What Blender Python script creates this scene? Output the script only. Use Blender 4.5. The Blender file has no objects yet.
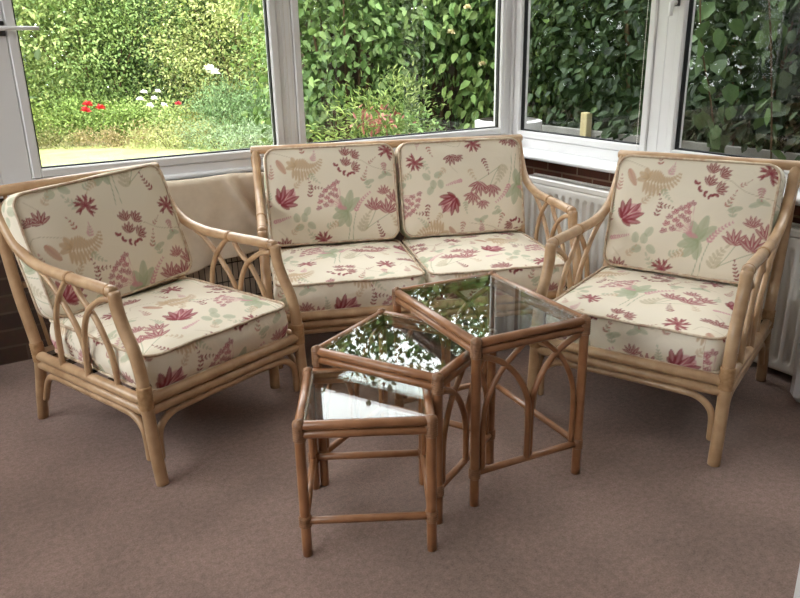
import bpy, math, random
import numpy as np
from mathutils import Vector, Matrix
S = bpy.context.scene
COL = S.collection
rng = np.random.default_rng(7)
random.seed(7)
AL = 0.5356                       # the room's angle against the camera
MX, MY = math.cos(AL), math.sin(AL)

# ------------------------------------------------------------------ materials
def srgb(r, g, b):
    f = lambda c: (c/255/12.92) if c/255 <= .04045 else ((c/255+.055)/1.055)**2.4
    return (f(r), f(g), f(b), 1)
def new_mat(name):
    m = bpy.data.materials.new(name); m.use_nodes = True
    nt = m.node_tree; nt.nodes.clear()
    o = nt.nodes.new('ShaderNodeOutputMaterial')
    return m, nt, o
def principled(name, col, rough=.5, col2=None, scale=8, detail=3, stretch=(1, 1, 1), bump=0, bump_scale=None, coat=0, spec=.5):
    m, nt, o = new_mat(name); N = nt.nodes.new; L = nt.links.new
    p = N('ShaderNodeBsdfPrincipled'); L(p.outputs[0], o.inputs[0])
    p.inputs['Roughness'].default_value = rough
    p.inputs['Specular IOR Level'].default_value = spec
    p.inputs['Coat Weight'].default_value = coat
    tc = N('ShaderNodeTexCoord'); mp = N('ShaderNodeMapping'); mp.inputs['Scale'].default_value = stretch
    L(tc.outputs['Object'], mp.inputs[0])
    no = N('ShaderNodeTexNoise'); no.inputs['Scale'].default_value = scale; no.inputs['Detail'].default_value = detail
    L(mp.outputs[0], no.inputs['Vector'])
    r = N('ShaderNodeValToRGB'); r.color_ramp.elements[0].position = .32; r.color_ramp.elements[1].position = .68
    r.color_ramp.elements[0].color = col2 or col; r.color_ramp.elements[1].color = col
    L(no.outputs['Fac'], r.inputs[0]); L(r.outputs[0], p.inputs['Base Color'])
    if bump:
        b = N('ShaderNodeBump'); b.inputs['Strength'].default_value = bump; b.inputs['Distance'].default_value = .004
        n2 = N('ShaderNodeTexNoise'); n2.inputs['Scale'].default_value = bump_scale or scale*6; n2.inputs['Detail'].default_value = 4
        L(tc.outputs['Object'], n2.inputs['Vector']); L(n2.outputs['Fac'], b.inputs['Height']); L(b.outputs[0], p.inputs['Normal'])
    return m

M = {}
M['cane'] = principled('pale_cane', srgb(194, 160, 124), .36, srgb(164, 128, 94), 14, 4, (1, 1, 1), .15, 90, coat=.15)
M['cane_bind'] = principled('pale_cane_binding', srgb(182, 144, 104), .5, srgb(152, 114, 76), 60, 2, coat=.05)
M['honey'] = principled('honey_cane', srgb(164, 114, 78), .33, srgb(136, 90, 58), 16, 4, (1, 1, 1), .15, 90, coat=.2)
M['honey_bind'] = principled('honey_cane_binding', srgb(150, 108, 76), .5, srgb(124, 86, 58), 60, 2, coat=.05)
M['upvc'] = principled('white_upvc', srgb(226, 224, 224), .35, srgb(220, 218, 217), 3)
M['board'] = principled('white_board', srgb(236, 236, 238), .3, srgb(230, 230, 231), 3)
M['gasket'] = principled('black_gasket', srgb(22, 22, 24), .6)
M['radiator'] = principled('radiator_enamel', srgb(228, 224, 218), .35, srgb(222, 218, 212), 3)
M['metal_dark'] = principled('dark_metal', srgb(46, 42, 40), .4, srgb(36, 32, 30), 20)
M['chrome'] = principled('grey_metal', srgb(150, 150, 150), .3, srgb(135, 135, 135), 20)
M['plaster'] = principled('plaster', srgb(196, 184, 168), .8, srgb(188, 176, 160), 4)
M['ceiling'] = principled('ceiling_white', srgb(226, 224, 220), .8, srgb(220, 218, 214), 4)
M['cloth'] = principled('beige_cloth', srgb(222, 206, 186), .9, srgb(212, 196, 176), 20, 4, bump=.3, bump_scale=400, spec=.1)
M['bead'] = principled('bead_plastic', srgb(214, 208, 200), .4)
M['lawn'] = principled('lawn_grass', srgb(180, 188, 122), .9, srgb(152, 162, 98), 3, 6, bump=.5, bump_scale=60, spec=.1)
M['soil'] = principled('soil', srgb(76, 62, 46), .95, srgb(50, 42, 30), 6, 5, bump=.6, bump_scale=40, spec=.1)
M['patio'] = principled('patio_slab', srgb(150, 148, 142), .85, srgb(124, 122, 116), 5, 5, spec=.2)
M['fence'] = principled('fence_wood', srgb(82, 70, 58), .85, srgb(54, 46, 38), 12, 5, (1, 1, .15), spec=.15)
M['bark'] = principled('bark', srgb(96, 78, 58), .9, srgb(66, 52, 38), 30, 5, (1, 1, .2), spec=.1)
M['palewood'] = principled('pale_wood', srgb(196, 184, 140), .8, srgb(176, 160, 118), 20, 4, (1, 1, .1), spec=.2)
M['piping'] = principled('cushion_piping', srgb(214, 200, 176), .9, srgb(182, 152, 130), 45, 3, spec=.1)
M['webbing'] = principled('seat_webbing', srgb(70, 58, 46), .9, srgb(58, 48, 38), 60, spec=.1)
M['greenhouse'] = principled('greenhouse_frame', srgb(170, 182, 184), .4)
M['door'] = principled('door_paint', srgb(206, 210, 216), .35, srgb(200, 204, 210), 3)

def glass(name, tint, f0=.04):
    m, nt, o = new_mat(name); N = nt.nodes.new; L = nt.links.new
    t = N('ShaderNodeBsdfTransparent'); t.inputs[0].default_value = tint
    g = N('ShaderNodeBsdfGlossy'); g.inputs['Roughness'].default_value = 0.0
    lw = N('ShaderNodeLayerWeight'); lw.inputs[0].default_value = .5
    pw = N('ShaderNodeMath'); pw.operation = 'POWER'; pw.inputs[1].default_value = 5; L(lw.outputs['Facing'], pw.inputs[0])
    ma = N('ShaderNodeMath'); ma.operation = 'MULTIPLY_ADD'; ma.inputs[1].default_value = 1-f0; ma.inputs[2].default_value = f0
    L(pw.outputs[0], ma.inputs[0])
    mx = N('ShaderNodeMixShader'); L(ma.outputs[0], mx.inputs[0]); L(t.outputs[0], mx.inputs[1]); L(g.outputs[0], mx.inputs[2])
    L(mx.outputs[0], o.inputs[0]); return m
M['window_glass'] = glass('window_glass', (.97, .98, .97, 1))
M['table_glass'] = glass('table_glass', (.93, .96, .94, 1), .045)

def opal():
    m, nt, o = new_mat('opal_roof'); N = nt.nodes.new; L = nt.links.new
    d = N('ShaderNodeBsdfDiffuse'); d.inputs[0].default_value = (.75, .75, .74, 1)
    t = N('ShaderNodeBsdfTranslucent'); t.inputs[0].default_value = (1, .96, .90, 1)
    no = N('ShaderNodeTexNoise'); no.inputs['Scale'].default_value = 3
    ma = N('ShaderNodeMath'); ma.operation = 'MULTIPLY_ADD'; ma.inputs[1].default_value = .01; ma.inputs[2].default_value = OPAL; L(no.outputs['Fac'], ma.inputs[0])
    mx = N('ShaderNodeMixShader'); L(ma.outputs[0], mx.inputs[0]); L(d.outputs[0], mx.inputs[1]); L(t.outputs[0], mx.inputs[2]); L(mx.outputs[0], o.inputs[0]); return m
OPAL = .068
M['opal'] = opal()
def carpet():
    m, nt, o = new_mat('carpet'); N = nt.nodes.new; L = nt.links.new
    p = N('ShaderNodeBsdfPrincipled'); L(p.outputs[0], o.inputs[0])
    p.inputs['Roughness'].default_value = .95; p.inputs['Specular IOR Level'].default_value = .08
    p.inputs['Sheen Weight'].default_value = .15
    tc = N('ShaderNodeTexCoord')
    def noise(s, d, r=.5):
        n = N('ShaderNodeTexNoise'); n.inputs['Scale'].default_value = s; n.inputs['Detail'].default_value = d; n.inputs['Roughness'].default_value = r
        L(tc.outputs['Object'], n.inputs['Vector']); return n
    a = noise(210, 3, .7); b = noise(60, 5, .75); c = noise(2.6, 3)
    r1 = N('ShaderNodeValToRGB'); r1.color_ramp.elements[0].position = .3; r1.color_ramp.elements[1].position = .7
    r1.color_ramp.elements[0].color = srgb(128, 104, 94); r1.color_ramp.elements[1].color = srgb(196, 168, 156)
    L(a.outputs['Fac'], r1.inputs[0])
    r2 = N('ShaderNodeValToRGB'); r2.color_ramp.elements[0].position = .35; r2.color_ramp.elements[1].position = .65
    r2.color_ramp.elements[0].color = srgb(134, 112, 94); r2.color_ramp.elements[1].color = srgb(194, 158, 150)
    L(b.outputs['Fac'], r2.inputs[0])
    mx = N('ShaderNodeMix'); mx.data_type = 'RGBA'; mx.inputs[0].default_value = .5
    L(r1.outputs[0], mx.inputs[6]); L(r2.outputs[0], mx.inputs[7])
    r3 = N('ShaderNodeValToRGB'); r3.color_ramp.elements[0].position = .35; r3.color_ramp.elements[1].position = .65
    r3.color_ramp.elements[0].color = (.50, .495, .48, 1); r3.color_ramp.elements[1].color = (.66, .645, .63, 1)
    L(c.outputs['Fac'], r3.inputs[0])
    m2 = N('ShaderNodeMix'); m2.data_type = 'RGBA'; m2.blend_type = 'MULTIPLY'; m2.inputs[0].default_value = 1
    L(mx.outputs[2], m2.inputs[6]); L(r3.outputs[0], m2.inputs[7]); L(m2.outputs[2], p.inputs['Base Color'])
    bp = N('ShaderNodeBump'); bp.inputs['Strength'].default_value = .6; bp.inputs['Distance'].default_value = .004
    L(a.outputs['Fac'], bp.inputs['Height']); L(bp.outputs[0], p.inputs['Normal'])
    return m
M['carpet'] = carpet()

def brick(axis):
    m, nt, o = new_mat('brick_'+axis); N = nt.nodes.new; L = nt.links.new
    p = N('ShaderNodeBsdfPrincipled'); L(p.outputs[0], o.inputs[0]); p.inputs['Roughness'].default_value = .85
    tc = N('ShaderNodeTexCoord'); sx = N('ShaderNodeSeparateXYZ'); L(tc.outputs['Object'], sx.inputs[0])
    cx = N('ShaderNodeCombineXYZ'); L(sx.outputs[0 if axis == 'x' else 1], cx.inputs[0]); L(sx.outputs[2], cx.inputs[1])
    b = N('ShaderNodeTexBrick'); L(cx.outputs[0], b.inputs['Vector'])
    b.inputs['Scale'].default_value = 1; b.inputs['Brick Width'].default_value = .225; b.inputs['Row Height'].default_value = .075
    b.inputs['Mortar Size'].default_value = .005; b.inputs['Mortar Smooth'].default_value = .1
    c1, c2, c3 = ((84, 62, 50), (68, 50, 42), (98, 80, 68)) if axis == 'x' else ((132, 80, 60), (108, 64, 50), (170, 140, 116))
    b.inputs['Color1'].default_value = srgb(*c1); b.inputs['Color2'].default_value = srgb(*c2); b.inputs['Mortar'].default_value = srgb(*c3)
    n = N('ShaderNodeTexNoise'); n.inputs['Scale'].default_value = 40; L(tc.outputs['Object'], n.inputs['Vector'])
    mx = N('ShaderNodeMix'); mx.data_type = 'RGBA'; mx.blend_type = 'MULTIPLY'; mx.inputs[0].default_value = .4
    L(b.outputs['Color'], mx.inputs[6]); L(n.outputs['Color'], mx.inputs[7]); L(mx.outputs[2], p.inputs['Base Color'])
    bp = N('ShaderNodeBump'); bp.inputs['Strength'].default_value = .5; bp.inputs['Distance'].default_value = .004; bp.invert = True
    L(b.outputs['Fac'], bp.inputs['Height']); L(bp.outputs[0], p.inputs['Normal'])
    return m
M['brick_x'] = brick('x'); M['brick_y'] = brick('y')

def attr_mat(name, rough, translucent=0, spec=.3, weave=False):
    m, nt, o = new_mat(name); N = nt.nodes.new; L = nt.links.new
    p = N('ShaderNodeBsdfPrincipled'); p.inputs['Roughness'].default_value = rough; p.inputs['Specular IOR Level'].default_value = spec
    a = N('ShaderNodeAttribute'); a.attribute_name = 'Col'; src = a.outputs['Color']
    if weave:
        tc = N('ShaderNodeTexCoord'); n = N('ShaderNodeTexNoise'); n.inputs['Scale'].default_value = 500; n.inputs['Detail'].default_value = 2
        L(tc.outputs['Object'], n.inputs['Vector'])
        bp = N('ShaderNodeBump'); bp.inputs['Strength'].default_value = .15; bp.inputs['Distance'].default_value = .001
        L(n.outputs['Fac'], bp.inputs['Height'])
        n3 = N('ShaderNodeTexNoise'); n3.inputs['Scale'].default_value = 9; n3.inputs['Detail'].default_value = 3; n3.inputs['Distortion'].default_value = .6
        L(tc.outputs['Object'], n3.inputs['Vector'])
        b2 = N('ShaderNodeBump'); b2.inputs['Strength'].default_value = .35; b2.inputs['Distance'].default_value = .02
        L(n3.outputs['Fac'], b2.inputs['Height']); L(bp.outputs[0], b2.inputs['Normal']); L(b2.outputs[0], p.inputs['Normal'])
        p.inputs['Sheen Weight'].default_value = .1
    L(src, p.inputs['Base Color'])
    if translucent:
        t = N('ShaderNodeBsdfTranslucent'); L(src, t.inputs[0])
        mx = N('ShaderNodeMixShader'); mx.inputs[0].default_value = translucent
        L(p.outputs[0], mx.inputs[1]); L(t.outputs[0], mx.inputs[2]); L(mx.outputs[0], o.inputs[0])
    else: L(p.outputs[0], o.inputs[0])
    return m
M['fabric'] = attr_mat('floral_fabric', .9, 0, .08, True)
M['leaf'] = attr_mat('leaf', .5, .16, .25)

# ------------------------------------------------------------------ mesh helpers
def link(name, me, mat=None, parent=None, smooth=True):
    o = bpy.data.objects.new(name, me); COL.objects.link(o)
    if mat is not None and not me.materials: me.materials.append(mat)
    if parent is not None: o.parent = parent
    if smooth and len(me.polygons):
        me.polygons.foreach_set('use_smooth', np.ones(len(me.polygons), bool))
    return o
class MB:
    def __init__(s): s.v = []; s.f = []
    def add(s, v, f):
        k = len(s.v); s.v += [tuple(p) for p in v]; s.f += [tuple(i+k for i in q) for q in f]
    def box(s, x0, x1, y0, y1, z0, z1, bv=0.0):
        c = ((x0+x1)/2, (y0+y1)/2, (z0+z1)/2); h = [abs(x1-x0)/2, abs(y1-y0)/2, abs(z1-z0)/2]
        if bv <= 0:
            v = [(c[0]+sx*h[0], c[1]+sy*h[1], c[2]+sz*h[2]) for sx in (-1, 1) for sy in (-1, 1) for sz in (-1, 1)]
            s.add(v, [(0, 1, 3, 2), (4, 6, 7, 5), (0, 4, 5, 1), (2, 3, 7, 6), (0, 2, 6, 4), (1, 5, 7, 3)]); return
        bv = min(bv, min(h)*.95); v = []; idx = {}
        for sx in (-1, 1):
            for sy in (-1, 1):
                for sz in (-1, 1):
                    for ax in range(3):
                        p = [c[0]+sx*(h[0]-bv), c[1]+sy*(h[1]-bv), c[2]+sz*(h[2]-bv)]
                        p[ax] = c[ax]+(sx, sy, sz)[ax]*h[ax]
                        idx[(sx, sy, sz, ax)] = len(v); v.append(p)
        f = []
        def orient(q):
            n = Vector((0, 0, 0)); P = [Vector(v[i]) for i in q]; m = sum(P, Vector((0, 0, 0)))/len(P)
            n = (P[1]-P[0]).cross(P[2]-P[0])
            f.append(tuple(q) if n.dot(m-Vector(c)) > 0 else tuple(reversed(q)))
        for ax in range(3):
            o1, o2 = [a for a in range(3) if a != ax]
            for sg in (-1, 1):
                q = []
                for a, b in ((-1, -1), (1, -1), (1, 1), (-1, 1)):
                    k = [0, 0, 0]; k[ax] = sg; k[o1] = a; k[o2] = b; q.append(idx[(*k, ax)])
                orient(q)
            for a in (-1, 1):
                for b in (-1, 1):
                    q = []
                    for e, axx in ((-1, o1), (1, o1), (1, o2), (-1, o2)):
                        k = [0, 0, 0]; k[ax] = e; k[o1] = a; k[o2] = b; q.append(idx[(*k, axx)])
                    orient(q)
        for sx in (-1, 1):
            for sy in (-1, 1):
                for sz in (-1, 1): orient([idx[(sx, sy, sz, a)] for a in range(3)])
        s.add(v, f)
    def tube(s, pts, r, n=12, closed=False, round_end=True):
        P = [Vector(p) for p in pts]; m = len(P)
        R = list(r) if hasattr(r, '__len__') else [r]*m
        if round_end and not closed:
            d0 = (P[0]-P[1]).normalized(); d1 = (P[-1]-P[-2]).normalized(); e0 = min(R[0]*.35, .006); e1 = min(R[-1]*.35, .006)
            P = [P[0]+d0*e0] + P + [P[-1]+d1*e1]; R = [R[0]*.72]+R+[R[-1]*.72]; m += 2
        T = []
        for i in range(m):
            if closed: t = P[(i+1) % m]-P[i-1]
            else: t = P[min(i+1, m-1)]-P[max(i-1, 0)]
            T.append(t.normalized())
        up = Vector((0, 0, 1)) if abs(T[0].z) < .9 else Vector((1, 0, 0))
        nrm = (up-T[0]*up.dot(T[0])).normalized(); v = []
        for i in range(m):
            nrm = (nrm-T[i]*nrm.dot(T[i])).normalized(); b = T[i].cross(nrm)
            for k in range(n):
                a = 2*math.pi*k/n; v.append(P[i]+(nrm*math.cos(a)+b*math.sin(a))*R[i])
        f = []
        for i in range(m if closed else m-1):
            j = (i+1) % m
            for k in range(n):
                k2 = (k+1) % n; f.append((i*n+k, i*n+k2, j*n+k2, j*n+k))
        if not closed:
            f.append(tuple(range(n-1, -1, -1))); f.append(tuple((m-1)*n+k for k in range(n)))
        s.add(v, f)
    def build(s, name, mat, parent=None, smooth=False, rot=None):
        me = bpy.data.meshes.new(name); me.from_pydata(s.v, [], s.f); me.update()
        o = link(name, me, mat, parent, False)
        if smooth:
            me.polygons.foreach_set('use_smooth', np.ones(len(me.polygons), bool))
            me.set_sharp_from_angle(angle=math.radians(50))
        if rot is not None: o.rotation_euler = (0, 0, rot)
        return o
def spline(P, k=6):
    P = [Vector(p) for p in P]; n = len(P)
    if n < 3: return P
    out = []
    for i in range(n-1):
        p0 = P[i-1] if i else P[0]*2-P[1]; p1 = P[i]; p2 = P[i+1]; p3 = P[i+2] if i+2 < n else P[-1]*2-P[-2]
        for j in range(k):
            t = j/k
            out.append(.5*((2*p1)+(p2-p0)*t+(2*p0-5*p1+4*p2-p3)*t*t+(3*p1-p0-3*p2+p3)*t*t*t))
    out.append(P[-1]); return out
def rod(name, pts, r, mat, parent, n=12, k=6):
    m = MB(); m.tube(spline(pts, k), r, n); return m.build(name, mat, parent, True)
def wrap(m, p, d, L, R, coils=7):
    """a cane binding: little ridged sleeve about p along d"""
    p = Vector(p); d = Vector(d).normalized(); P = []; RR = []
    for i in range(coils*3+1):
        t = i/(coils*3); P.append(p+d*(t-.5)*L); RR.append(R+(.0011 if i % 3 == 1 else 0)-(.001 if i in (0, coils*3) else 0))
    m.tube(P, RR, 14, round_end=False)

def tag(o, label=None, cat=None, group=None, kind=None):
    if label: o['label'] = label
    if cat: o['category'] = cat
    if group: o['group'] = group
    if kind: o['kind'] = kind
    return o
def empty(name, loc=(0, 0, 0), rz=0):
    o = bpy.data.objects.new(name, None); COL.objects.link(o); o.location = loc; o.rotation_euler = (0, 0, rz)
    o.empty_display_size = .1; return o
def children(o): return [c for c in bpy.data.objects if c.parent == o]
def copy_tree(o, parent=None):
    c = o.copy(); COL.objects.link(c)
    if parent is not None: c.parent = parent
    for ch in children(o): copy_tree(ch, c)
    return c
def room(a, b, z=0): return (a*MX-b*MY, a*MY+b*MX, z)

# ------------------------------------------------------------------ the floral cloth (drawn as colours of the weave)
TW, TH, PX = .60, .46, 900       # repeat in metres, pixels per metre
W_, H_ = int(TW*PX), int(TH*PX)
lin = lambda c: np.array(srgb(*c)[:3])
CREAM = lin((230, 219, 200)); CRIM = lin((138, 54, 62)); PINK = lin((206, 146, 154)); BEIGE = lin((202, 172, 138))
SAGE = lin((172, 178, 148)); RUST = lin((176, 102, 92)); DKSAGE = lin((150, 158, 122)); ROSE = lin((180, 98, 110)); STEM = lin((190, 176, 150))
TILE = np.tile(CREAM, (H_, W_, 1))
def petal(x, y, ang, ln, wd, col, al=.9, bend=0, stripe=None):
    """a leaf/petal whose base is at (x,y) metres, pointing along ang"""
    n = int((ln+wd+.01)*PX)+2; cx, cy = int(x*PX), int(y*PX)
    I, J = np.meshgrid(np.arange(cx-n, cx+n+1), np.arange(cy-n, cy+n+1))
    dx, dy = I/PX-x, J/PX-y; c, s = math.cos(ang), math.sin(ang)
    u = (dx*c+dy*s)/ln; w = (-dx*s+dy*c)-bend*ln*u*u
    prof = wd/2*np.sqrt(np.clip(np.sin(np.pi*np.clip(u, 0, 1)**.85), 0, 1))
    a = np.clip((prof-np.abs(w))*PX/1.2+.5, 0, 1)*((u > 0) & (u < 1))*al
    cc = np.broadcast_to(col, a.shape+(3,)).copy()
    if stripe is not None:
        k = np.clip(1.25-np.abs(w)/(wd*.16+.0005), 0, 1)*np.clip(1.3-u, 0, 1)
        cc = cc*(1-k[..., None]*.7)+stripe*k[..., None]*.7
    Jm, Im = J % H_, I % W_
    TILE[Jm, Im] = TILE[Jm, Im]*(1-a[..., None])+cc*a[..., None]
def stroke(pts, wd, col, al=.8):
    P = spline([(p[0], p[1], 0) for p in pts], 10)
    for p, q in zip(P[:-1], P[1:]):
        d = q-p; l = d.length
        if l > 1e-5: petal(p.x-d.x*.8, p.y-d.y*.8, math.atan2(d.y, d.x), l*2.6, wd*1.25, col, al*.8)
def fan(x, y, ang, size, n=5, spread=1.6, col=CRIM, hi=CREAM, wd=.27, al=.92):
    for i in range(n):
        a = ang+(i/(n-1)-.5)*spread
        petal(x, y, a, size*(1-.15*abs(i/(n-1)-.5)*2), size*wd, col, al, 0, hi)
def peony(x, y, ang, s):
    petal(x, y, ang, s*1.0, s*.85, PINK, .7)
    for a, l in ((-.9, .9), (.9, .85), (-.45, 1.05), (.5, 1.0), (0, 1.1)):
        petal(x, y, ang+a, s*l, s*.29, CRIM, .85, .1, PINK)
    for a in (-1.3, 1.3): petal(x, y, ang+a, s*.55, s*.22, CRIM, .8)
    for a in (-.25, .25): petal(x+.3*s*math.cos(ang), y+.3*s*math.sin(ang), ang+a, s*.6, s*.13, ROSE, .9, 0, CREAM)
def sprig(x, y, ang, ln, n, s, col, curve=.5, al=.9, stem=STEM):
    a = ang; st = ln/n; px, py = x, y
    for i in range(n+1):
        for sg in (-1, 1): petal(px, py, a+sg*.85, s*(1-.5*i/n), s*.42*(1-.4*i/n), col, al)
        nx, ny = px+st*math.cos(a), py+st*math.sin(a); petal(px, py, a, st*1.2, .0022, stem, .9); px, py = nx, ny; a += curve/n
    petal(px, py, a, s*.6, s*.3, col, al)
def fern(x, y, ang, ln, wd, col, curl):
    a = ang; n = 13; px, py = x, y
    for i in range(n):
        t = i/n; w = wd*(1-t)**.7*(.75+.25*math.sin(3.1*min(1, t*2.2)))
        for sg in (-1, 1): petal(px, py, a+sg*1.25, w*.62, .014*(1-.45*t), col, .8, .12*sg, BEIGE*.8)
        st = ln/n; px += st*math.cos(a); py += st*math.sin(a); a += curl/n*(.3+1.6*t)
    
def spike(x, y, ang, ln, col, curve=.3, w=.011):
    a = ang; n = 9; px, py = x, y
    for i in range(n):
        t = i/n
        for sg in (-1, 1): petal(px, py, a+sg*.7, w*1.6*(1-.6*t), w*.75*(1-.5*t), col, .85)
        px += ln/n*math.cos(a); py += ln/n*math.sin(a); a += curve/n
def P(px, py): return ((px-50)/460*TW, (390-py)/325*TH)
def draw_pattern():
    D = math.radians
    # soft leaves and stems first
    stroke([P(385, 125), P(430, 150), P(505, 165)], .002, STEM, .8)
    stroke([P(470, 300), P(430, 320), P(385, 345)], .002, DKSAGE, .7); stroke([P(425, 285), P(405, 320), P(385, 345)], .002, DKSAGE, .7)
    stroke([P(325, 270), P(330, 330), P(320, 385)], .002, DKSAGE, .8); stroke([P(355, 285), P(343, 330), P(338, 385)], .002, DKSAGE, .7)
    stroke([P(60, 110), P(80, 90), P(140, 105)], .0018, STEM, .7); stroke([P(85, 330), P(110, 355), P(120, 380)], .0018, STEM, .7)
    x, y = P(322, 285)
    for a, l in ((75, .10), (45, .085), (110, .075)): petal(x, y, D(a), l, .038, SAGE, .72, 0, DKSAGE)
    x, y = P(325, 285)
    for a, l in ((200, .075), (235, .08), (270, .07), (165, .06)): petal(x, y, D(a), l, .036, SAGE, .72, 0, DKSAGE)
    for q, a in (((150, 300), 100), ((185, 280), 60), ((160, 325), 200), ((195, 320), -40), ((175, 300), 90)):
        x, y = P(*q); petal(x-.015*math.cos(D(a)), y-.015*math.sin(D(a)), D(a), .042, .03, SAGE, .6, 0, DKSAGE)
    for q, a in (((440, 185), 25), ((425, 190), 195), ((455, 165), -20)): x, y = P(*q); petal(x, y, D(a), .05, .02, SAGE, .6, 0, DKSAGE)
    sprig(*P(372, 350), D(80), .07, 4, .035, BEIGE*.5+SAGE*.5, -.5, .6)
    sprig(*P(225, 375), D(150), .05, 3, .03, SAGE, -.5, .5)
    fern(*P(150, 140), D(-18), .155, .10, BEIGE, 1.9)
    for a in (150, 190, 110): x, y = P(158, 135); petal(x, y, D(a), .045, .024, BEIGE, .75, 0, BEIGE*.75)
    x, y = P(95, 112); petal(x, y, D(-60), .075, .028, BEIGE*.6+RUST*.4, .75, 0, RUST)
    # the crimson bunch
    for q, a in (((328, 108), 80), ((352, 112), 30), ((326, 140), 70), ((350, 150), 20)): fan(*P(*q), D(a), .043, 5, 1.7)
    for i, q in enumerate(((295, 140), (303, 155), (318, 163), (334, 166), (350, 160))): x, y = P(*q); petal(x, y, D(120-40*i), .018, .012, CRIM, .9); petal(x, y, D(30-40*i), .015, .010, CRIM, .9)
    stroke([P(352, 150), P(370, 125), P(385, 125)], .0018, STEM, .8)
    # spiky crimson at the top right and below the middle
    for q in ((478, 100), (235, 372)):
        x, y = P(*q)
        for a in (20, 65, 110, 150, -30, -70, 200): petal(x, y, D(a), .045, .012, CRIM*.8+ROSE*.2, .85); petal(x+.02*math.cos(D(a)), y+.02*math.sin(D(a)), D(a+35), .022, .008, CRIM, .85)
    peony(*P(98, 250), D(40), .085)
    fan(*P(105, 388), D(95), .05, 6, 2.4); fan(*P(82, 385), D(140), .035, 4, 1.4)
    sprig(*P(198, 232), D(75), .062, 4, .017, CRIM, .5); sprig(*P(205, 205), D(5), .045, 3, .015, CRIM, -.4)
    sprig(*P(185, 95), D(100), .03, 2, .016, RUST, .3)
    # pink umbel
    x0, y0 = P(305, 272)
    for i, q in enumerate(((235, 270), (240, 250), (245, 232), (258, 218), (272, 208), (288, 200), (300, 192), (262, 240), (276, 228), (290, 215), (255, 262), (272, 252), (290, 235))):
        x, y = P(*q); stroke([(x0, y0), ((x+x0)/2, (y+y0)/2+.008), (x, y)], .0016, PINK, .6)
        fan(x-.006, y-.006, D(120-4*i), .022, 3, 1.6, ROSE if i % 2 else CRIM*.6+PINK*.4, CREAM, .5)
    petal(*P(290, 268), D(-15), .045, .02, PINK, .7)
    spike(*P(352, 285), D(62), .12, PINK, -.6); spike(*P(70, 305), D(12), .085, PINK, .1, .009)
    # trio of tulip-like flowers
    for q, a, s in (((418, 285), 85, .062), ((465, 297), 80, .072), ((458, 236), 95, .045), ((492, 262), 75, .06)):
        fan(*P(*q), D(a), s, 6, 2.1, CRIM*.55+ROSE*.45, CREAM, .22)
    sprig(*P(447, 372), D(118), .055, 4, .018, CRIM, -.3); sprig(*P(383, 190), D(60), .045, 3, .016, RUST, .2, .8)
    sprig(*P(410, 135), D(30), .025, 2, .012, RUST, .2, .8)
    for q, a, l, c in (((70, 170), 70, .04, RUST), ((250, 330), 20, .045, SAGE), ((205, 160), -60, .04, SAGE), ((290, 320), 200, .04, BEIGE), ((405, 215), 100, .04, SAGE), ((500, 340), 110, .05, BEIGE), ((215, 120), 60, .03, PINK), ((60, 235), 80, .035, SAGE), ((465, 135), -100, .03, ROSE), ((150, 200), 40, .04, BEIGE)):
        sprig(*P(*q), D(a), l, 3, .019, c, .4, .65)
    sprig(*P(130, 345), D(40), .03, 2, .02, BEIGE, .3, .6)
draw_pattern()
def cloth_colour(u, v):
    """bilinear lookup of the repeat, u and v in metres"""
    x = (u*PX) % W_; y = (v*PX) % H_
    x0 = np.floor(x).astype(int) % W_; y0 = np.floor(y).astype(int) % H_; x1 = (x0+1) % W_; y1 = (y0+1) % H_
    fx = (x-np.floor(x))[..., None]; fy = (y-np.floor(y))[..., None]
    return (TILE[y0, x0]*(1-fx)+TILE[y0, x1]*fx)*(1-fy)+(TILE[y1, x0]*(1-fx)+TILE[y1, x1]*fx)*fy

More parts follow.
